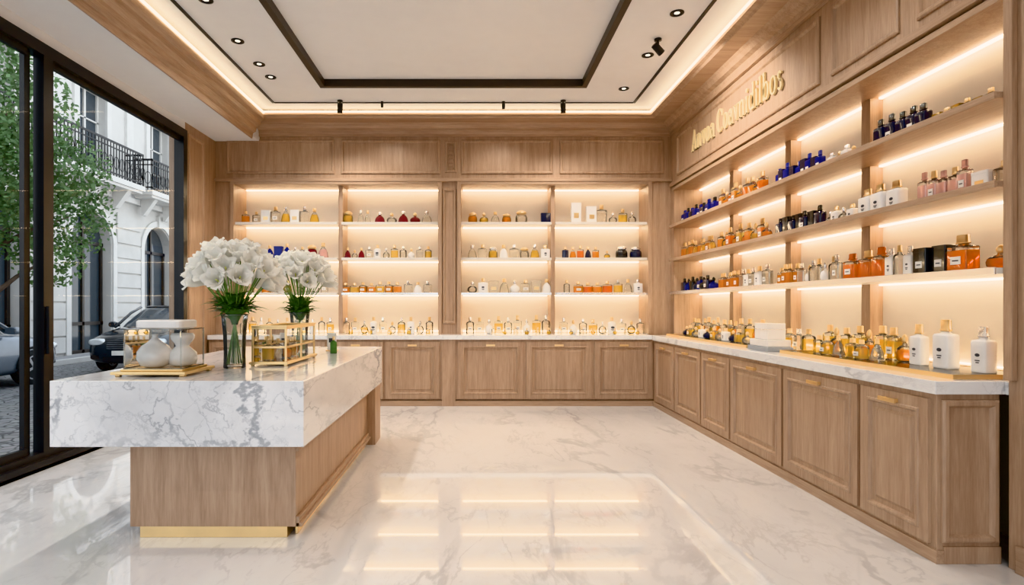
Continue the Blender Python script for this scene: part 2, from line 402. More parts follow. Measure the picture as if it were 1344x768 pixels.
CX = 2.43; CY0 = 3.0
cab = empty('base_cabinet')
b = MB()
b.box(CX, XR-0.001, CY0, CF-0.001, 0.0, 0.89, 'wood')
b.box(CX+0.03, XR-0.001, CY0-0.012, CY0+0.01, 0.0, 0.09, 'wood')
b.box(CX-0.012, CX+0.03, CY0-0.012, CF-0.02, 0.0, 0.07, 'woody')
b.T = T_right(CX)
rd = [(3.03,3.57),(3.59,4.46),(4.48,5.38),(5.40,6.07),(6.09,6.87),(6.89,7.62)]
for u0,u1 in rd: b.panel(u0+0.006,u1-0.006,0.09,0.86,DOORP,'wood')
b.T = T_back(CY0); b.panel(CX+0.02, XR-0.01, 0.11, 0.86, WALLP, 'wood'); b.T = None
b.obj('carcass_and_doors', cab, 0.002)
b = MB()
for u0,u1 in rd:
    c=(u0+u1)/2
    b.box(CX-0.055,CX-0.04,c-0.065,c+0.065,0.80,0.825,'brass'); b.box(CX-0.045,CX-0.018,c-0.052,c-0.04,0.802,0.823,'brass'); b.box(CX-0.045,CX-0.018,c+0.04,c+0.052,0.802,0.823,'brass')
b.obj('handles', cab, 0.002)
b = MB(); b.box(CX-0.03, XR-0.001, CY0-0.03, CF-0.041, 0.89, 0.96, 'counter'); b.box(XR-0.001, NR-0.001, RY0+0.002, RY1-0.001, 0.89, 0.96, 'counter')
b.obj('countertop', cab, 0.004)

# ------------------------------------------------------------------ crown moulding
prof = [(0,3.74),(0.03,3.75),(0.05,3.80),(0.10,3.815),(0.13,3.85),(0.16,3.87),(0.34,3.872),(0.36,3.89),(0.405,3.90),(0.41,3.93),(0.40,3.94),(0.0,3.94)]
b = MB()
rings = []
for off, z in prof: rings.append([(XR-off, YF+0.01, z), (XR-off, YB-off, z), (XL+0.01, YB-off, z)])
b.loft(rings, 'woodx', False, False, False, closed=False)
b.obj('trim_3')
b = MB()
pl = [(-3.0,ZS-0.02),(-3.0,ZS-0.05),(-2.985,ZS-0.05),(-2.975,ZS+0.02),(-2.94,ZS+0.04),(-2.925,ZS+0.10),(-2.88,ZS+0.13),(-2.87,ZS+0.18),(-2.82,ZS+0.20),(-2.80,ZS+0.24),(-2.80,ZS+0.27),(-3.0,ZS+0.27)]
b.loft([[(x, YF+0.01, z) for x,z in pl],[(x, YB-0.3, z) for x,z in pl]], 'woody', False, True, True)
b.obj('trim_4')
# LED profile on the inner lip of the crown
b = MB(); za_, zb2 = 3.922, 3.940
b.box(XR-0.428, XR-0.412, YF+0.1, YB-0.412, za_, zb2, 'cove'); b.box(-2.798, -2.782, YF+0.1, YB-0.412, za_-0.01, zb2-0.01, 'cove'); b.box(-2.782, XR-0.428, YB-0.428, YB-0.412, za_, zb2, 'cove')
b.obj('cove_led_strip')

# ------------------------------------------------------------------ ceiling lights
def downlight(x, y, z=ZC, power=48):
    e = empty('recessed_downlight')
    b = MB()
    b.lathe(x, y, [(0.062,z-0.001),(0.062,z-0.008),(0.045,z-0.010),(0.040,z-0.002)], 'black', 24, False, False)
    b.lathe(x, y, [(0.040,z-0.003),(0.022,z-0.002)], 'black', 24, False, False)
    b.obj('trim_ring', e)
    b = MB(); b.lathe(x, y, [(0.024,z-0.003),(0.001,z-0.003)], 'lamp', 16, False, True); b.obj('lens', e)
    if power:
        l = bpy.data.lights.new('downlight_beam','SPOT'); l.energy = power; l.spot_size = math.radians(145); l.spot_blend = 0.9; l.shadow_soft_size = 0.03; l.color = (1,0.95,0.89)
        lo = bpy.data.objects.new('beam', l); lo.location = (x,y,z-0.045); sc.collection.objects.link(lo); lo.parent = e
for x,y in [(-2.33,6.55),(-2.33,6.20),(-2.34,5.66),(-2.30,4.9),(-2.3,3.5),(-2.3,1.5),(1.81,6.9),(1.82,5.98),(1.82,5.12),(1.82,3.6),(1.82,1.5),(-2.3,-0.5),(1.82,-0.5)]:
    downlight(x,y)
def trackspot(x, y, dirv, power=60, s=1.0):
    e = empty('ceiling_spotlight')
    b = MB(); z = ZC
    b.lathe(x,y,[(0.035*s,z-0.001),(0.035*s,z-0.02),(0.012*s,z-0.022),(0.012*s,z-0.06*s)], 'black', 16)
    d = Vector(dirv).normalized(); c = Vector((x,y,z-0.10*s))
    b.tube([c-d*0.06*s, c-d*0.055*s, c+d*0.055*s, c+d*0.06*s], [0.028*s,0.034*s,0.036*s,0.032*s], 'black', 16)
    b.obj('body', e)
    l = bpy.data.lights.new('spot_beam','SPOT'); l.energy = power; l.spot_size = math.radians(120); l.spot_blend = 0.9; l.shadow_soft_size = 0.03; l.color=(1,0.91,0.80)
    lo = bpy.data.objects.new('beam', l); lo.location = c+d*0.1*s; lo.rotation_euler = d.to_track_quat('-Z','Y').to_euler(); sc.collection.objects.link(lo); lo.parent = e
trackspot(-1.71,7.30,(-0.05,0.15,-1),50); trackspot(1.14,7.30,(0.05,0.15,-1),50); trackspot(1.81,5.62,(0.8,0.25,-.7),110); trackspot(0.38,7.34,(0,0.2,-1),30,0.6); trackspot(-1.18,7.34,(0,0.2,-1),30,0.5)

# ------------------------------------------------------------------ sign : serif letters built stroke by stroke
class Glyph:
    def __init__(s, mb): s.mb = mb; s.x = 0.0
    def poly(s, pts):
        n=len(pts)
        f=[s.mb.addv((s.x+p[0],p[1],0.032)) for p in pts]; k=[s.mb.addv((s.x+p[0],p[1],0.012)) for p in pts]
        s.mb.face(f,'signgold'); s.mb.face(list(reversed(k)),'signgold')
        for i in range(n): s.mb.face([k[i],k[(i+1)%n],f[(i+1)%n],f[i]],'signgold')
    def rect(s,x0,x1,y0,y1): s.poly([(x0,y0),(x1,y0),(x1,y1),(x0,y1)])
    def stem(s,x,y0,y1,w=.12,bot=True,top=True):
        s.rect(x,x+w,y0,y1)
        if bot: s.rect(x-.05,x+w+.05,y0,y0+.045)
        if top: s.poly([(x-.07,y1-.07),(x+.01,y1-.09),(x+.01,y1),(x-.07,y1-.035)])
    def arc(s,cx,cy,rx,ry,tx,ty,a0,a1,n=14):
        for i in range(n):
            a=math.radians(a0+(a1-a0)*i/n); c=math.radians(a0+(a1-a0)*(i+1)/n)
            s.poly([(cx+rx*math.cos(a),cy+ry*math.sin(a)),(cx+rx*math.cos(c),cy+ry*math.sin(c)),(cx+(rx-tx)*math.cos(c),cy+(ry-ty)*math.sin(c)),(cx+(rx-tx)*math.cos(a),cy+(ry-ty)*math.sin(a))])
    def put(s,ch):
        X=.66
        if ch=='A':
            s.poly([(.05,0),(.13,0),(.42,1),(.35,1)]); s.poly([(.53,0),(.68,0),(.44,1),(.33,1)]); s.rect(.2,.58,.31,.37)
            s.rect(-.02,.2,0,.05); s.rect(.46,.78,0,.05); w=.86
        elif ch=='C': s.arc(.42,.5,.42,.51,.14,.06,45,315,22); s.rect(.68,.73,.66,.92); w=.86
        elif ch=='n': s.stem(.06,0,X); s.arc(.35,.42,.23,.25,.12,.08,0,150,10); s.stem(.46,0,.42,top=False); w=.76
        elif ch=='v': s.poly([(.04,X),(.19,X),(.36,0),(.29,0)]); s.poly([(.46,X),(.53,X),(.36,0),(.28,0)]); s.rect(-.02,.25,X-.05,X); s.rect(.40,.61,X-.05,X); w=.66
        elif ch=='o': s.arc(.3,.33,.29,.34,.12,.055,0,360,22); w=.69
        elif ch=='a': s.arc(.24,.20,.21,.21,.11,.055,0,360,16); s.stem(.35,0,.45,bot=False,top=False); s.arc(.26,.45,.21,.21,.12,.07,0,160,10); s.rect(.40,.55,0,.05); w=.64
        elif ch=='i': s.stem(.07,0,X); s.arc(.13,.87,.085,.085,.084,.084,0,360,12); w=.37
        elif ch=='l': s.stem(.07,0,1.02); w=.37
        elif ch=='d': s.arc(.27,.32,.26,.33,.12,.055,0,360,20); s.stem(.41,0,1.02,bot=False); s.rect(.48,.60,0,.045); w=.70
        elif ch=='b': s.stem(.07,0,1.02,bot=False); s.arc(.34,.32,.26,.33,.12,.055,0,360,20); w=.69
        elif ch=='s': s.arc(.23,.49,.17,.17,.09,.07,30,250,12); s.arc(.23,.18,.19,.19,.10,.07,-150,80,12); s.poly([(.07,.42),(.2,.30),(.40,.24),(.26,.40)]); w=.48
        else: w=.34
        s.x += w
mb = MB(); gph = Glyph(mb)
for ch in 'Anvoa Coavnidilbos': gph.put(ch)
sx_ = 2.12/gph.x; sy_ = 0.26
mb2 = MB(); mb2.names = mb.names; mb2.f = mb.f; mb2.m = mb.m; mb2.sm = mb.sm
mb2.v = [(XR+0.006-v[2], 7.19-v[0]*sx_, 3.29+v[1]*sy_) for v in mb.v]
mb2.obj('shop_sign_lettering')

# ------------------------------------------------------------------ bottles
def ring(cx,cy,z,hx,hy,ex,seg,yaw=0.0):
    r = []
    for k in range(seg):
        a = 2*math.pi*k/seg; c, s_ = math.cos(a), math.sin(a)
        x = hx*math.copysign(abs(c)**(2/ex), c); y = hy*math.copysign(abs(s_)**(2/ex), s_)
        r.append((cx+x*math.cos(yaw)-y*math.sin(yaw), cy+x*math.sin(yaw)+y*math.cos(yaw), z))
    return r
def bottle(mb, x, y, z, kind, col, cap='brass', w=0.09, h=0.2, d=None, yaw=0.0, face=None, seg=16, label=True):
    d = d or w*0.7; hx, hy = w/2, d/2
    R = lambda zz, fx, fy, ex: ring(x,y,z+zz,hx*fx,hy*fy,ex,seg,yaw)
    fluid = col; top = 'glass' if col in ('clear','amber','gold','orange','pink') else col
    base = top
    if kind == 'box':
        sec = [(0,.93,.93,8),(.02*h,1,1,8),(.06*h,1,1,8),(.58*h,1,1,8),(.66*h,1,1,8),(.70*h,.92,.92,7),(.72*h,.45,.6,3),(.76*h,.30,.42,2.2)]
        mats = [base,base,fluid,top,top,top,top]
        capz, capw, capex = .76*h, .34, 2.5
    elif kind == 'cyl':
        sec = [(0,.92,.92,2),(.02*h,1,1,2),(.06*h,1,1,2),(.56*h,1,1,2),(.64*h,.98,.98,2),(.70*h,.75,.75,2),(.73*h,.35,.35,2),(.78*h,.30,.30,2)]
        mats = [base,base,fluid,top,top,top,top]
        capz, capw, capex = .78*h, .36, 2
    elif kind == 'orb':
        sec = [(0,.5,.5,2),(.04*h,.72,.72,2),(.14*h,.94,.94,2),(.30*h,1,1,2),(.44*h,.90,.90,2),(.55*h,.62,.62,2),(.60*h,.28,.28,2),(.68*h,.22,.22,2)]
        mats = [base,fluid,fluid,fluid,top,top,top]
        capz, capw, capex = .68*h, .34, 2
    elif kind == 'dome':
        sec = [(0,.96,.96,5),(.03*h,1,1,5),(.08*h,.98,.98,5),(.40*h,.84,.84,4),(.58*h,.62,.62,3),(.66*h,.40,.40,2.5),(.72*h,.26,.26,2),(.76*h,.26,.26,2)]
        mats = [base,base,fluid,fluid,top,top,top]
        capz, capw, capex = .76*h, .36, 2
    elif kind == 'carton':
        sec = [(0,.98,.98,14),(.01*h,1,1,14),(.84*h,1,1,14),(.845*h,1.02,1.02,14),(.99*h,1.02,1.02,14),(h,.98,.98,14)]
        mb.loft([R(*s_) for s_ in sec], col, False)
        if label and face is not None: lab(mb,x,y,z,hx,hy,h*0.8,yaw,face,'label' if col in('navy','blk','blue','grey') else 'brass')
        return
    elif kind == 'jar':
        sec = [(0,.85,.85,2),(.05*h,1,1,2),(.45*h,1.0,1.0,2),(.62*h,.9,.9,2),(.68*h,.7,.7,2)]
        mats = [base,fluid,fluid,top]
        capz, capw, capex = .66*h, .85, 2
    mb.loft([R(*s_) for s_ in sec], mats, True)
    ch = h-capz
    cx_, cy_ = hx*capw, max(hy*capw, hx*capw*0.8) if capex==2 else hy*max(capw,.5)
    C = lambda zz, f: ring(x,y,z+zz,cx_*f,cy_*f,2.0 if capex==2 else 5,seg,yaw)
    if kind == 'orb' or kind == 'jar':
        mb.loft([C(capz,.7),C(capz+ch*.25,.98),C(capz+ch*.55,1.0),C(capz+ch*.85,.65),C(capz+ch,.2)], cap, True)
    else:
        mb.loft([C(capz,.95),C(capz+ch*.05,1.15),C(capz+ch*.18,1.15),C(capz+ch*.2,1.0),C(capz+ch*.92,1.0),C(capz+ch,.88)], cap, True)
    if label and face is not None and kind in ('box','carton','cyl'):
        lab(mb,x,y,z,hx,hy,h*0.66,yaw,face,'ink' if col in ('frost',) else 'label')
def lab(mb,x,y,z,hx,hy,hh,yaw,face,mat):
    if mat == 'ink':   # small dark oval emblem with lines beneath
        n = 14; r_ = min(hx,hy)*.34
        def P(u,v,o): return (x+u, y-hy-o, z+v) if face=='y' else (x-hx-o, y+u, z+v)
        mb.face([mb.addv(P(r_*1.35*math.cos(2*math.pi*k/n), hh*.58+r_*.8*math.sin(2*math.pi*k/n), .0015)) for k in range(n)], 'ink')
        for j,wl in ((0,1.3),(1,.9)):
            v0=hh*.40-j*hh*.07
            mb.face([mb.addv(P(a*r_*wl, v0+c*.003, .0015)) for a,c in ((-1,-1),(1,-1),(1,1),(-1,1))],'ink')
        return
    if face == 'y':
        w_ = hx*0.5; mb.box(x-w_,x+w_,y-hy-0.0015,y-hy*0.9,z+hh*.30,z+hh*.62,mat)
        if mat == 'label': mb.box(x-w_*.6,x+w_*.6,y-hy-0.0025,y-hy*0.95,z+hh*.43,z+hh*.48,'ink')
    else:
        w_ = hy*0.5; mb.box(x-hx-0.0015,x-hx*0.9,y-w_,y+w_,z+hh*.30,z+hh*.62,mat)
        if mat == 'label': mb.box(x-hx-0.0025,x-hx*0.95,y-w_*.6,y+w_*.6,z+hh*.43,z+hh*.48,'ink')

def row(name, axis, fixed, z, specs, seg=12, deep=0.65):
    """specs: (start, end, n, kinds, cols, caps, w, h)"""
    mb = MB()
    for (a, c, n, kinds, cols, caps, w, h) in specs:
        for k in range(n):
            t = a + (c-a)*((k+0.5)/n) if n > 1 else (a+c)/2
            kd = kinds[k % len(kinds)]; cl = cols[k % len(cols)]; cp = caps[k % len(caps)]
            hh = h*random.uniform(.90,1.08); ww = min(w, abs(c-a)/n*0.95)
            if kd in ('orb','jar'): hh *= .85
            if kd == 'carton': hh *= .85
            f = fixed + random.uniform(-0.015,0.015)
            dd = ww if kd in ('orb','cyl','jar') else ww*deep
            lb = random.random() < .40 or cl == 'frost'
            if axis == 'x': bottle(mb, t, f, z+0.0005, kd, cl, cp, ww, hh, dd, 0, 'y', seg, lb)
            else: bottle(mb, f, t, z+0.0005, kd, cl, cp, dd, hh, ww, 0, 'x', seg, lb)
    return mb.obj(name)
G=['brass']; S=['silver','brass']; K=['blk']
yb = YB+0.15
def pX(p): return (p-622)/91.5
def B(name, z, *specs):
    row(name,'x',yb,z,[(pX(a),pX(c),n,k,cl,cp,w,h) for (a,c,n,k,cl,cp,w,h) in specs])
z1,z2,z3 = SH_B
zc_ = 0.96
B('clear_perfume_bottles', z3, (318,345,2,['box'],['amber','clear'],G,.10,.18),(345,420,6,['carton','box','dome'],['frost','clear','gold'],S,.13,.24))
B('ruby_perfume_bottles', z3, (450,466,1,['jar'],['gold'],G,.14,.22),(470,488,2,['dome'],['clear'],S,.09,.18),(492,568,5,['dome','orb'],['red','clear','red'],S,.15,.17))
B('coloured_perfume_bottles', z2, (318,345,2,['orb'],['clear'],S,.11,.2),(350,384,3,['dome','carton'],['blue'],G,.13,.20),(385,402,2,['box'],['clear'],S,.09,.16),(404,432,2,['jar','dome'],['red','pink'],G,.17,.22))
B('clear_perfume_bottles', z2, (453,480,3,['dome','orb'],['red','clear'],G,.09,.16),(480,568,8,['box','cyl','orb'],['clear','frost','clear','gold'],S,.10,.18))
B('amber_perfume_bottles', z1, (318,345,2,['box'],['clear'],S,.11,.18),(346,384,4,['box'],['amber','gold'],G,.11,.17),(390,432,4,['orb','box'],['clear'],S,.10,.18))
B('amber_perfume_bottles', z1, (449,528,7,['box','box','cyl'],['amber','gold','amber'],G,.12,.15),(530,568,3,['box','dome'],['clear','frost'],S,.12,.16))
B('clear_perfume_bottles', zc_, (316,440,11,['cyl','box','dome'],['clear','gold','frost'],S,.10,.22))
B('clear_perfume_bottles', zc_, (449,570,10,['cyl','box','orb'],['clear','clear','gold','frost'],S,.11,.22))
B('amber_perfume_bottles', z3, (613,672,4,['jar','orb','dome'],['amber','gold','clear'],G,.13,.17),(674,694,1,['jar'],['clear'],G,.17,.2),(708,724,1,['carton'],['navy'],G,.15,.17))
B('white_perfume_cartons', z3, (748,762,1,['carton'],['frost'],G,.14,.32),(768,795,2,['carton','box'],['frost','clear'],G,.14,.28),(797,835,3,['orb','box'],['clear','gold'],S,.12,.2))
B('clear_perfume_bottles', z2, (613,722,8,['dome','box','jar'],['clear','clear','gold','frost'],S,.13,.19))
B('dark_perfume_bottles', z2, (736,786,5,['box','dome'],['navy','amber','orange'],G,.09,.18),(790,802,1,['orb'],['gold'],G,.09,.14),(806,842,2,['jar'],['blk','navy'],['silver'],.17,.21))
B('clear_perfume_bottles', z1, (613,724,8,['orb','box','carton','dome'],['clear','frost','clear'],S,.14,.20))
B('amber_perfume_bottles', z1, (736,750,1,['cyl'],['clear'],G,.09,.19),(752,802,4,['box'],['amber','orange'],G,.13,.16),(804,842,3,['box','dome'],['gold','clear','frost'],S,.12,.20))
B('clear_perfume_bottles', zc_, (611,722,9,['cyl','box','orb','box'],['clear','clear','frost','gold'],S,.12,.25))
B('clear_perfume_bottles', zc_, (733,846,9,['box','orb','cyl'],['clear','frost','clear','gold'],S,.12,.22))
row('sample_perfume_vials','x',YB-0.08,zc_,[(pX(460),pX(570),9,['cyl','dome'],['gold','clear'],G,.06,.10),(pX(640),pX(836),14,['cyl','orb'],['clear','gold'],G,.06,.10)])

def R_(name, z, fixed, *specs, deep=0.65): row(name,'y',fixed,z,specs,16,deep)
a1,a2,a3 = SH_R
R_('navy_cologne_bottles', a3, 2.86, (4.05,3.58,5,['box'],['navy'],['blk'],.10,.19),(3.55,3.14,6,['carton','box'],['gold','amber'],G,.075,.095))
R_('blue_cologne_bottles', a3, 2.86, (5.40,4.66,9,['box','carton'],['blue','navy'],['blue','blk'],.10,.18),(4.62,4.25,4,['box','orb'],['frost','clear'],S,.09,.12))
R_('amber_cologne_bottles', a3, 2.86, (6.62,5.60,9,['box','orb','box'],['amber','amber','orange'],G,.13,.22))
R_('blue_cologne_bottles', a3, 2.86, (7.78,6.75,8,['box'],['blue','blue','navy'],['blue','blk'],.13,.18))
R_('white_cologne_bottles', a2, 2.86, (4.20,3.80,3,['box'],['frost'],G,.12,.21),(3.66,3.28,5,['box'],['pink'],['pink','brass'],.085,.19),(3.25,3.02,2,['carton','box'],['frost','clear'],G,.11,.13))
R_('navy_cologne_bottles', a2, 2.86, (5.35,4.68,7,['box','carton'],['navy','blk'],K,.11,.18),(4.62,4.28,4,['orb','box'],['clear','frost'],S,.10,.13))
R_('amber_cologne_bottles', a2, 2.86, (6.62,5.52,10,['box','orb'],['amber','gold','orange'],G,.12,.22))
R_('amber_cologne_bottles', a2, 2.86, (7.78,6.78,8,['box','dome'],['amber','gold'],G,.13,.20))
R_('mixed_cologne_bottles', a1, 2.86, (4.36,3.96,3,['box'],['orange'],['orange','brass'],.13,.21),(3.94,3.70,3,['box','cyl'],['frost','clear'],S,.09,.20),(3.67,3.44,2,['carton'],['blk'],G,.105,.21),(3.42,3.24,1,['box'],['orange'],G,.14,.20),(3.18,3.04,1,['orb'],['orange'],G,.13,.15))
R_('clear_cologne_bottles', a1, 2.86, (5.35,5.02,4,['box'],['amber'],G,.09,.17),(5.0,4.44,7,['box','orb','cyl'],['clear','frost','clear'],S,.10,.19))
R_('mixed_cologne_bottles', a1, 2.86, (6.66,6.15,5,['box'],['amber'],G,.12,.18),(6.1,5.54,5,['box'],['clear','frost'],S,.12,.20))
R_('blue_cologne_bottles', a1, 2.86, (7.78,6.78,8,['box','orb'],['navy','blue','blk'],K,.13,.19))
b = MB()
for y0,y1 in [(3.04,4.75),(5.35,7.55)]:
    b.box(2.55,3.02,y0,y1,0.9605,0.982,'pane')
    for q in [(2.545,2.55,y0,y1),(3.02,3.025,y0,y1),(2.545,3.025,y0-0.005,y0),(2.545,3.025,y1,y1+0.005)]: b.box(*q,0.9605,0.986,'brass')
b.obj('glass_display_tray')
tz = 0.9825
R_('frosted_cologne_bottles', tz, 2.80, (3.64,3.54,1,['box'],['frost'],G,.092,.265),(3.45,3.31,1,['box'],['frost'],['brass'],.115,.29),(3.22,3.09,1,['box'],['frost'],S,.10,.25), deep=.7)
R_('golden_cologne_bottles', tz, 2.86, (4.66,3.72,8,['box','orb','box'],['gold','amber','gold'],G,.105,.22))
R_('golden_cologne_bottles', tz, 2.68, (4.50,3.74,6,['box','cyl','dome'],['gold','gold','clear'],G,.09,.15))
R_('clear_cologne_bottles', 0.9605, 2.84, (5.32,4.80,4,['box','cyl'],['clear','gold'],S,.11,.20))
R_('golden_cologne_bottles', tz, 2.86, (7.45,5.45,14,['box','cyl','dome'],['clear','gold','amber'],G,.11,.22))
R_('golden_cologne_bottles', tz, 2.68, (7.3,5.5,11,['orb','box'],['navy','gold','clear','frost'],G,.10,.14))
b = MB()
b.box(2.50,2.72,4.86,5.22,0.9605,1.00,'grey'); b.box(2.51,2.71,4.88,5.20,1.001,1.06,'frost'); b.box(2.53,2.69,4.93,5.15,1.061,1.20,'frost'); b.box(2.525,2.695,4.925,5.155,1.145,1.152,'silver')
b.obj('gift_box_stack', bevel=0.004)

# ------------------------------------------------------------------ island
isl = empty('marble_display_island')
b = MB(); b.box(-2.37,-0.95,3.19,5.90,0.563,0.933,'marble'); b.obj('marble_slab', isl, 0.004)
b = MB()
bx0,bx1,by0,by1 = -2.01,-1.04,3.34,5.78
b.box(bx0,bx1,by0,by1,0.06,0.563,'wood')
b.box(bx1,bx1+0.02,by0,by1-0.2,0.06,0.12,'woody'); b.box(bx1,bx1+0.02,by0,by1-0.2,0.50,0.563,'woody')
b.box(bx1,bx1+0.035,by0,by1-0.2,0.06,0.085,'woody')
b.box(bx0,-0.96,by1-0.22,by1+0.08,0.0,0.563,'wood')
b.obj('oak_base', isl, 0.003)
b = MB(); b.box(bx0+0.06,bx1-0.05,by0-0.004,by1-0.3,0.0,0.062,'brass'); b.box(bx1-0.02,bx1-0.005,by0+0.05,by1-0.25,0.0,0.05,'brass')
b.obj('brass_plinth', isl, 0.002)
ZI = 0.9335

def bloom(mb, pos, dirv, size, spin):
    q = dirv.normalized().to_track_quat('Z','Y'); P = Vector(pos)
    for layer, (n, op, hs) in enumerate([(3,0.80,1.0),(3,1.0,.94),(3,0.50,.88)]):
        for k in range(n):
            a0 = spin + 2*math.pi*k/n + layer*math.pi/3
            grid = []
            for iu in range(7):
                u = iu/6
                rr = size*(0.05+0.36*op*math.sin(min(1,u*1.25)*math.pi/2)+(0.22*op*(max(0,u-.6)/.4)**1.6))
                hgt = size*hs*(1.10*u - 0.10*op*(max(0,u-.7)/.3)**2)
                ang = 1.05*math.sin(math.pi*(0.16+0.70*u))
                if iu == 6: ang = 0.16
                rw = []
                for iv in range(5):
                    v = (iv-2)/2
                    th = a0 + v*ang
                    r2 = rr*(1+0.04*v*v) + 0.025*size*math.sin(6*u+3*v+spin)
                    rw.append(tuple(P + q @ Vector((r2*math.cos(th), r2*math.sin(th), hgt-0.08*size*v*v*u))))
                grid.append(rw)
            mb.loft(grid,'petal',True,False,False,closed=False)
    mb.tube([P, P+q@Vector((0,0,size*.6))], [size*.05,size*.035], 'gold2', 6)
def blade(mb, p0, p1, p2, w, mat='leaf'):
    p0,p1,p2 = Vector(p0),Vector(p1),Vector(p2); grid=[]
    for i in range(7):
        t=i/6; p=(1-t)**2*p0+2*t*(1-t)*p1+t*t*p2
        d=(2*(1-t)*(p1-p0)+2*t*(p2-p1)).normalized()
        s_=d.cross(Vector((0,0,1))); s_ = s_.normalized() if s_.length>.01 else Vector((1,0,0))
        n=s_.cross(d); ww=w*max(0.04,math.sin(math.pi*(0.08+0.92*t)))
        grid.append([tuple(p-s_*ww+n*ww*.25),tuple(p),tuple(p+s_*ww+n*ww*.25)])
    mb.loft(grid,mat,True,False,False,closed=False)

def bouquet(x, y, z, vr, vh, R, ztop, nb, size):
    e = empty('flower_vase')
    v = MB()
    v.lathe(x,y,[(vr*.80,z),(vr*.84,z+.004),(vr*.80,z+vh*.25),(vr*.84,z+vh*.6),(vr,z+vh)],'vase',32,True,False)
    v.lathe(x,y,[(vr*1.0,z+vh-.004),(vr*1.03,z+vh),(vr*1.0,z+vh+.004),(vr*.97,z+vh),(vr*1.0,z+vh-.004)],'vase',32,False,False)
    v.lathe(x,y,[(vr*.70,z+.022),(vr*.72,z+vh*.5)],'water',24,True,True)
    v.obj('glass_vase', e)
    f = MB()
    hub = Vector((x,y,z+vh*0.9)); hc = Vector((x,y,ztop-R*1.02))
    heads=[]
    ga = math.pi*(3-math.sqrt(5))
    for k in range(nb):
        cosT = 1-(k+.5)/nb*1.18
        th = math.acos(max(-1,cosT)); ph = k*ga
        d = Vector((math.sin(th)*math.cos(ph), math.sin(th)*math.sin(ph), math.cos(th)))
        p = hc + Vector((d.x*R*.66, d.y*R*.66, d.z*R*.60)) + Vector([random.uniform(-.015,.015) for _ in range(3)])
        dd = (d+Vector((0,0,.40))).normalized()
        bloom(f, p, dd, size*random.uniform(.88,1.12), random.uniform(0,6))
        heads.append(p)
    for j, p in enumerate(heads):
        cut = z+.03 if j % 2 == 0 else z+vh*.55
        k_ = .28 if j % 2 == 0 else .10
        bt = Vector((x-(p.x-x)*k_, y-(p.y-y)*k_, cut)); mid = hub+(p-hub)*.12
        f.tube([bt, hub*0.75+bt*0.25 , mid, p],[.0036,.0036,.004,.004],'stem',5)
    for k in range(110):
        ph = random.uniform(0,2*math.pi); r0 = random.uniform(0,.03); el = random.uniform(.15,1.0)
        ln = random.uniform(.5,.95)*R
        st = Vector((x+r0*math.cos(ph), y+r0*math.sin(ph), z+vh*random.uniform(.80,1.05)))
        o = Vector((math.cos(ph),math.sin(ph),0))
        blade(f, st, st+o*ln*.35*el+Vector((0,0,ln*.55)), st+o*ln*(.35+.55*el)+Vector((0,0,ln*(.75-.50*el))), R*random.uniform(.07,.13))
    f.obj('white_lily_bouquet', e)
bouquet(-1.62, 3.87, ZI, 0.086, 0.36, 0.295, 1.81, 38, 0.125)
bouquet(-1.53, 5.02, ZI, 0.085, 0.36, 0.28, 1.84, 34, 0.125)

# glass display box with lid
e = empty('glass_display_box')
x0,x1,y0,y1 = -2.09,-1.74,3.40,3.70
b = MB()
b.box(x0-.045,x1+.045,y0-.05,y1+.04,ZI+.012,ZI+.030,'brass')
for fx in (x0-.03,x1+.0):
    for fy in (y0-.03,y1): b.box(fx,fx+.03,fy,fy+.03,ZI,ZI+.012,'brass')
b.box(x0-.01,x1+.01,y0-.01,y1+.01,ZI+.030,ZI+.042,'brass')
b.obj('brass_base', e, .004)
b = MB()
ring4 = lambda z_,i=0: ring((x0+x1)/2,(y0+y1)/2,z_,(x1-x0)/2-i,(y1-y0)/2-i,16,24)
b.loft([ring4(ZI+.042),ring4(ZI+.275),ring4(ZI+.28,.006)],'pane',False,False,True)
for zz in (ZI+.042, ZI+.274):
    b.loft([ring4(zz,-.003),ring4(zz+.006,-.003),ring4(zz+.006,.003),ring4(zz,.003),ring4(zz,-.003)],'vase',False,False,False)
for cx_ in (x0+.006,x1-.006):
    for cy_ in (y0+.006,y1-.006): b.box(cx_-.003,cx_+.003,cy_-.003,cy_+.003,ZI+.042,ZI+.274,'vase')
b.obj('glass_cover', e)
b = MB()
b.loft([ring((x0+x1)/2+.01,(y0+y1)/2,ZI+q,hx,hy,6,24) for q,hx,hy in [(.281,.13,.10),(.287,.145,.12),(.325,.145,.12),(.332,.135,.11)]],'frost',False)
# white vessel: a round bulb with a second, waisted bulb resting against it
b.lathe(-1.965,3.52,[(r,ZI+.043+h_) for r,h_ in [(.045,0),(.080,.012),(.102,.055),(.098,.095),(.075,.130),(.040,.155),(.020,.175),(.014,.190),(.020,.20),(.001,.205)]],'frost',28)
b.lathe(-1.825,3.58,[(r,ZI+.043+h_) for r,h_ in [(.045,0),(.078,.015),(.088,.05),(.080,.085),(.050,.112),(.038,.125),(.046,.142),(.066,.168),(.070,.190),(.060,.205),(.001,.208)]],'frost',28)
b.obj('white_jars_and_lid', e)

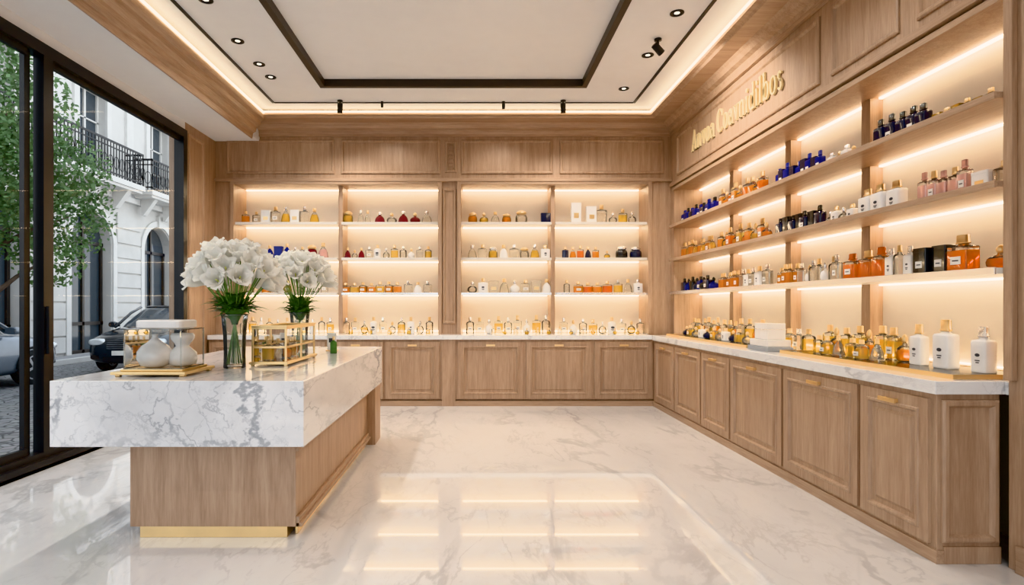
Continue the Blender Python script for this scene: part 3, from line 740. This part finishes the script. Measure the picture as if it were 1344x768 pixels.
# brass and glass vitrine
e = empty('brass_glass_vitrine')
x0,x1,y0,y1 = -1.54,-1.31,3.98,4.68; za,zb = ZI+.03, ZI+.27
b = MB(); t=.007
b.box(x0-.02,x1+.02,y0-.02,y1+.02,ZI+.012,ZI+.03,'brass')
for fx in (x0-.01,x1-.01):
    for fy in (y0-.01,y1-.01): b.box(fx,fx+.02,fy,fy+.02,ZI,ZI+.012,'brass')
for X in (x0,x1):
    for Y in (y0,(y0+y1)/2,y1): b.box(X-t,X+t,Y-t,Y+t,za,zb,'brass')
    for Z in (za+.10,zb-t,): b.box(X-t*.8,X+t*.8,y0,y1,Z-t,Z+t,'brass')
for Y in (y0,y1):
    for Z in (za+.10,zb-t): b.box(x0,x1,Y-t*.8,Y+t*.8,Z-t,Z+t,'brass')
b.box(x0-.012,x1+.012,y0-.012,y0+.012,zb,zb+.012,'brass'); b.box(x0-.012,x1+.012,y1-.012,y1+.012,zb,zb+.012,'brass')
b.box(x0-.012,x0+.012,y0+.012,y1-.012,zb,zb+.012,'brass'); b.box(x1-.012,x1+.012,y0+.012,y1-.012,zb,zb+.012,'brass')
b.obj('brass_frame', e, .0015)
b = MB(); b.box(x0,x1,y0,y1,za+.001,zb-.001,'pane'); b.obj('glass_panes', e)
b = MB()
for k in range(6):
    bottle(b, (x0+x1)/2+random.uniform(-.04,.04), y0+.06+k*.115, za+.002, ['box','cyl','orb'][k%3], ['gold','clear','amber'][k%3], 'brass', .075, .15, .06, 0, 'x', 12)
b.obj('perfume_samples', e)
b = MB(); b.box(-1.36,-1.28,5.30,5.32,ZI,ZI+.17,'label'); b.box(-1.37,-1.27,5.28,5.36,ZI,ZI+.01,'brass'); b.box(-1.345,-1.295,5.298,5.30,ZI+.08,ZI+.12,'ink')
b.obj('price_card_holder')
b = MB(); bottle(b,-1.24,5.05,ZI,'cyl','leaf','brass',.06,.15,None,0,None,16,False); b.obj('green_perfume_bottle')

# ------------------------------------------------------------------ exterior
b = MB(); b.box(-40,XL-0.21,-30,60,-0.20,-0.10,'cobble'); b.obj('street_ground')
b = MB(); b.box(XL-0.1,30,-40,YF-0.01,-0.20,-0.10,'asphalt'); b.obj('sky_block_ground')  # unseen ground added to block world light coming from below the horizon
b = MB(); b.box(-10.92,-10.25,2,30,-0.10,0.02,'asphalt'); b.box(-10.25,-10.12,2,30,-0.10,0.03,'stone'); b.obj('sidewalk', bevel=.01)
FX = -11.0
b = MB()
def arch_bay(yc, wdt, zs, y0, y1, ztop):
    r = wdt/2; seg = 16
    b.box(FX-.4,FX,y0,yc-r,-.1,ztop,'stone'); b.box(FX-.4,FX,yc+r,y1,-.1,ztop,'stone')
    for k in range(seg):
        a0=math.pi*(1-k/seg); a1=math.pi*(1-(k+1)/seg)
        ya,yb_=yc+r*math.cos(a0),yc+r*math.cos(a1); z0_,z1_=zs+r*math.sin(a0),zs+r*math.sin(a1)
        vs=[b.addv(p) for p in [(FX,ya,z0_),(FX,yb_,z1_),(FX,yb_,ztop),(FX,ya,ztop),(FX-.4,ya,z0_),(FX-.4,yb_,z1_)]]
        b.face([vs[0],vs[1],vs[2],vs[3]],'stone'); b.face([vs[0],vs[4],vs[5],vs[1]],'stone')
        for ro,ri,px in [(r+.22,r+.03,.06)]:
            q=[]
            for rr_ in (ri,ro):
                for aa in (a0,a1):
                    q.append((yc+rr_*math.cos(aa), zs+rr_*math.sin(aa)))
            v2=[b.addv((FX+px,p[0],p[1])) for p in q]; v3=[b.addv((FX,p[0],p[1])) for p in q]
            b.face([v2[0],v2[1],v2[3],v2[2]],'stone2'); b.face([v2[2],v2[3],v3[3],v3[2]],'stone2'); b.face([v2[1],v2[0],v3[0],v3[1]],'stone2')
    for sgn in (-1,1):
        ya = yc+sgn*(r+.03); yb_ = yc+sgn*(r+.22)
        b.box(FX,FX+.06,min(ya,yb_),max(ya,yb_),0,zs,'stone2')
    b.box(FX,FX+.12,yc-.14,yc+.14,zs+r-.02,zs+r+.38,'stone2')
    b.box(FX-.36,FX-.30,yc-r,yc+r,0,zs+r,'winglass')
    for yy in (yc-r+.04, yc-.05, yc+r-.12): b.box(FX-.30,FX-.24,yy,yy+.09,0,zs+(.05 if yy!=yc-.05 else r),'dark')
    for zz in (0.0,.8,zs-.05): b.box(FX-.30,FX-.24,yc-r,yc+r,zz,zz+.10,'dark')
    for (ya,yb_) in ((y0,yc-r-.24),(yc+r+.24,y1)):
        if yb_-ya>.05:
            for j in range(9):
                if .1+j*.46+.42 < ztop: b.box(FX,FX+.05,ya,yb_,.1+j*.46,.1+j*.46+.41,'stone')
cs = [2.65,6.1,9.55,13.0,16.45,19.9,23.35,26.8]
for c in cs: arch_bay(c,1.75,3.2,c-1.725,c+1.725,4.75)
def upper(z0,z1,w0,w1):
    for c in cs:
        b.box(FX-.4,FX,c-1.725,c-.6,z0,z1,'stone'); b.box(FX-.4,FX,c+.6,c+1.725,z0,z1,'stone')
        b.box(FX-.4,FX,c-.6,c+.6,z0,w0,'stone'); b.box(FX-.4,FX,c-.6,c+.6,w1,z1,'stone')
        b.box(FX-.3,FX-.25,c-.6,c+.6,w0,w1,'winglass')
        for yy in (c-.6,c-.03,c+.53): b.box(FX-.25,FX-.2,yy,yy+.07,w0,w1,'stone2')
        for k in range(1,3): zz=w0+(w1-w0)*k/3; b.box(FX-.25,FX-.2,c-.6,c+.6,zz,zz+.04,'stone2')
        b.box(FX,FX+.07,c-.8,c-.6,w0,w1+.2,'stone2'); b.box(FX,FX+.07,c+.6,c+.8,w0,w1+.2,'stone2'); b.box(FX,FX+.22,c-.9,c+.9,w1+.2,w1+.34,'stone2')
        b.box(FX,FX+.08,c+1.55,c+1.725,z0,z1,'stone2'); b.box(FX,FX+.08,c-1.725,c-1.55,z0,z1,'stone2')
upper(4.75,8.6,5.1,7.6); upper(8.6,12.4,9.2,11.4)
b.box(FX-.4,FX+.18,.9,28.5,4.62,4.78,'stone2'); b.box(FX-.4,FX+.2,.9,28.5,8.4,8.6,'stone2'); b.box(FX-.6,FX+.5,.9,28.5,12.4,12.9,'stone2')
b.obj('limestone_building')
def balcony(y0,y1):
    e = empty('iron_balcony'); b = MB(); xo=-10.2
    b.box(FX+.19,xo,y0,y1,4.90,5.05,'stone2'); b.box(FX+.19,xo-.06,y0+.06,y1-.06,4.82,4.90,'stone2')
    y=y0+.4
    while y<y1-.2:
        b.loft([[(FX+.19,y,4.3),(FX+.19,y+.2,4.3),(FX+.27,y+.2,4.3),(FX+.27,y,4.3)],[(FX+.19,y,4.82),(FX+.19,y+.2,4.82),(xo-.15,y+.2,4.82),(xo-.15,y,4.82)]],'stone2',False); y+=1.3
    b.obj('slab',e)
    r=MB(); X=xo-.05
    def run(ax0,ay0,ax1,ay1):
        n=int(math.hypot(ax1-ax0,ay1-ay0)/.13)
        for Z,t in ((6.02,.03),(5.86,.015),(5.14,.02)):
            r.box(min(ax0,ax1)-.015,max(ax0,ax1)+.015,min(ay0,ay1)-.015,max(ay0,ay1)+.015,Z-t,Z+t,'black')
        for k in range(n+1):
            px=ax0+(ax1-ax0)*k/n; py=ay0+(ay1-ay0)*k/n
            r.box(px-.011,px+.011,py-.011,py+.011,5.05,6.0,'black')
            if k%2==0 and k<n:
                cx_,cy_=ax0+(ax1-ax0)*(k+1)/n, ay0+(ay1-ay0)*(k+1)/n
                dx,dy=(ax1-ax0),(ay1-ay0); dl=math.hypot(dx,dy); dx/=dl; dy/=dl
                pts=[(cx_+dx*.1*math.cos(q*math.pi/4), cy_+dy*.1*math.cos(q*math.pi/4), 5.45+.2*math.sin(q*math.pi/4)) for q in range(9)]
                r.tube(pts,.011,'black',4)
    run(X,y0+.05,X,y1-.05); run(FX+.2,y0+.05,X,y0+.05); run(FX+.2,y1-.05,X,y1-.05)
    r.obj('railing',e)
balcony(11.5,17.75); balcony(18.15,21.9); balcony(22.4,26)

def car(px_, py_, rot, paint):
    """front of the car at (px_,py_); rot=0 looks toward -Y"""
    e = empty('parked_car'); b = MB(); gz=-0.10; cx=0; yf=0
    def sec(t,hw,zb_,zt,ex=4.5):
        zc2=(zb_+zt)/2; hh=(zt-zb_)/2
        return [(cx+x, yf+t, gz+zc2+y) for (x,y,_) in ring(0,0,0,hw,hh,ex,24)]
    S_=[(0,.62,.30,.66,3),(.06,.76,.24,.74,3.5),(.25,.85,.20,.82,4.5),(.6,.88,.19,.90,5),(1.1,.89,.19,.98,5),(1.6,.90,.19,1.0,5),(3.3,.90,.19,1.02,5),(3.9,.87,.22,1.02,4.5),(4.2,.80,.30,.92,4),(4.28,.68,.36,.80,3)]
    b.loft([sec(*s_) for s_ in S_],paint)
    cab_=[(.94,1.05,4.0,.82),(1.05,1.22,3.92,.80),(1.30,1.70,3.65,.70),(1.42,1.98,3.45,.64)]
    rg=[[(cx+x,yf+(a+c)/2+y,gz+z) for (x,y,_) in ring(0,0,0,hw,(c-a)/2,5,28)] for z,a,c,hw in cab_]
    b.loft(rg,'winglass',True,False,False)
    rf=[(1.42,1.96,3.47,.65),(1.455,2.05,3.38,.62),(1.475,2.25,3.2,.52)]
    rg=[[(cx+x,yf+(a+c)/2+y,gz+z) for (x,y,_) in ring(0,0,0,hw,(c-a)/2,5,28)] for z,a,c,hw in rf]
    b.loft(rg,paint)
    for sx in (-1,1):
        b.tube([(cx+sx*.80,yf+1.12,gz+.96),(cx+sx*.71,yf+1.65,gz+1.29),(cx+sx*.64,yf+1.98,gz+1.43)],.03,paint,6)
        b.tube([(cx+sx*.64,yf+3.42,gz+1.43),(cx+sx*.80,yf+3.95,gz+.98)],.04,paint,6)
        b.tube([(cx+sx*.80,yf+2.55,gz+.98),(cx+sx*.645,yf+2.6,gz+1.42)],.03,paint,6)
    b.obj('body',e)
    b = MB()
    for sx in (-1,1):
        for wy in (.82,3.42):
            X=cx+sx*.80
            b.T=Matrix.Translation((X,yf+wy,gz+.32))@Matrix.Rotation(math.radians(90),4,'Y')
            b.lathe(0,0,[(.22,-.11),(.30,-.11),(.32,-.08),(.32,.08),(.30,.11),(.22,.11)],'tyre',28,True,True)
            for zz in (-.118,.112):
                b.lathe(0,0,[(.225,zz),(.225,zz+.006),(.20,zz+.006),(.20,zz)],'alloy',28,False,False)
                b.lathe(0,0,[(.05,zz),(.05,zz+.008)],'alloy',16)
                for q in range(5):
                    a=2*math.pi*q/5; ca,sa=math.cos(a),math.sin(a)
                    def W(r_,w_,z_): return (ca*r_-sa*w_, sa*r_+ca*w_, z_)
                    b.loft([[W(.04,-.022,zz),W(.04,.022,zz),W(.04,.022,zz+.006),W(.04,-.022,zz+.006)],[W(.21,-.03,zz),W(.21,.03,zz),W(.21,.03,zz+.006),W(.21,-.03,zz+.006)]],'alloy',False)
            b.T=None
            pts=[(cx+sx*.895,yf+wy+.37*math.cos(a_*math.pi/10),gz+.32+.37*math.sin(a_*math.pi/10)) for a_ in range(11)]
            b.tube(pts,.022,'tyre',6)
        b.loft([[(cx+sx*.60+x*1.0, yf+d_, gz+.68+y) for (x,y,_) in ring(0,0,0,h1,h2,2.6,16)] for d_,h1,h2 in [(.16,.19,.085),(.04,.17,.075),(.0,.12,.05)]],'hlight')
        b.loft([[(cx+sx*.98+x, yf+d_, gz+1.02+y) for (x,y,_) in ring(0,0,0,h1,h2,3,14)] for d_,h1,h2 in [(1.30,.07,.045),(1.36,.10,.07),(1.46,.09,.06)]],paint)
        b.box(cx+sx*.90-.06,cx+sx*.90+.06,yf+1.36,yf+1.42,gz+.97,gz+1.0,paint)
        b.loft([[(cx+sx*.62+x, yf+d_, gz+.36+y) for (x,y,_) in ring(0,0,0,.09,.05,2.5,14)] for d_ in (.0,.12)],'dark')
    b.box(cx-.38,cx+.38,yf-.012,yf+.1,gz+.52,gz+.70,'black')
    for k in range(4): b.box(cx-.37,cx+.37,yf-.02,yf-.01,gz+.54+k*.042,gz+.55+k*.042,'silver')
    b.box(cx-.26,cx+.26,yf-.03,yf-.01,gz+.40,gz+.50,'label')
    b.box(cx-.45,cx+.45,yf-.01,yf+.1,gz+.26,gz+.37,'black')
    b.obj('wheels_and_lights',e)
    e.location=(px_,py_,0); e.rotation_euler=(0,0,rot)
car(-7.45,12.2,math.radians(4),'cardk'); car(-9.05,11.4,math.radians(180),'carwh')

# tree
e = MB(); tx,ty=-7.05,8.2
e.tube([(tx,ty,-0.10),(tx+.02,ty,.8),(tx-.03,ty+.03,1.6),(tx+.03,ty,2.5),(tx,ty+.05,3.6),(tx+.05,ty,4.8)],[.07,.055,.05,.05,.045,.02],'bark',10)
cl=[(.1,.1,2.7,.7),(.2,.5,3.3,.9),(-.4,-.1,3.6,.9),(.3,.2,4.3,.8),(.45,1.1,2.8,.7),(0,.1,5.0,.6),(.3,-.6,3.1,.9),(.2,-.5,4.2,.8),(.35,.8,2.1,.5),(.4,1.1,3.5,.7)]
for dx,dy,z,r in cl:
    e.tube([(tx,ty,z-.7),(tx+dx*.5,ty+dy*.5,z-.3),(tx+dx,ty+dy,z)],[.04,.03,.012],'bark',6)
    for k in range(int(2000*r*r)):
        d=Vector([random.gauss(0,1) for _ in range(3)]).normalized()*r*random.uniform(.3,1)**.6
        p=Vector((tx+dx,ty+dy,z))+d
        u=Vector([random.gauss(0,1) for _ in range(3)]).normalized(); v=u.orthogonal().normalized(); s_=random.uniform(.03,.055)
        i=[e.addv(p-u*s_),e.addv(p+v*s_*.55),e.addv(p+u*s_),e.addv(p-v*s_*.55)]; e.face(i,'treeleaf')
e.obj('street_tree')

# ------------------------------------------------------------------ world
wd_ = bpy.data.worlds.new('sky'); sc.world = wd_; wd_.use_nodes = True
nt = wd_.node_tree; nt.nodes.clear()
o = nt.nodes.new('ShaderNodeOutputWorld'); bg = nt.nodes.new('ShaderNodeBackground')
tc = nt.nodes.new('ShaderNodeTexCoord'); sp = nt.nodes.new('ShaderNodeSeparateXYZ'); rp = nt.nodes.new('ShaderNodeValToRGB')
rp.color_ramp.elements[0].position=0.0; rp.color_ramp.elements[0].color=(0.95,0.96,0.97,1)
rp.color_ramp.elements[1].position=0.7; rp.color_ramp.elements[1].color=(0.76,0.85,0.97,1)
nt.links.new(tc.outputs['Generated'],sp.inputs[0]); nt.links.new(sp.outputs['Z'],rp.inputs['Fac']); nt.links.new(rp.outputs[0],bg.inputs['Color'])
bg.inputs['Strength'].default_value = 1.9
nt.links.new(bg.outputs[0],o.inputs[0])

# ------------------------------------------------------------------ camera
cam = bpy.data.cameras.new('camera'); co = bpy.data.objects.new('camera', cam); sc.collection.objects.link(co)
cam.sensor_width = 36; cam.lens = F/1344*36; cam.shift_x = 50/1344; cam.shift_y = 18/1344
co.location = (0,0,CAMH); co.rotation_euler = (math.radians(90),0,0); cam.clip_start=.05; cam.clip_end=300
sc.camera = co
try:
    sc.cycles.transparent_max_bounces = 24
    sc.view_settings.view_transform = 'Khronos PBR Neutral'; sc.view_settings.look = 'None'
    sc.view_settings.exposure = 0.12
except Exception as ex: print(ex)
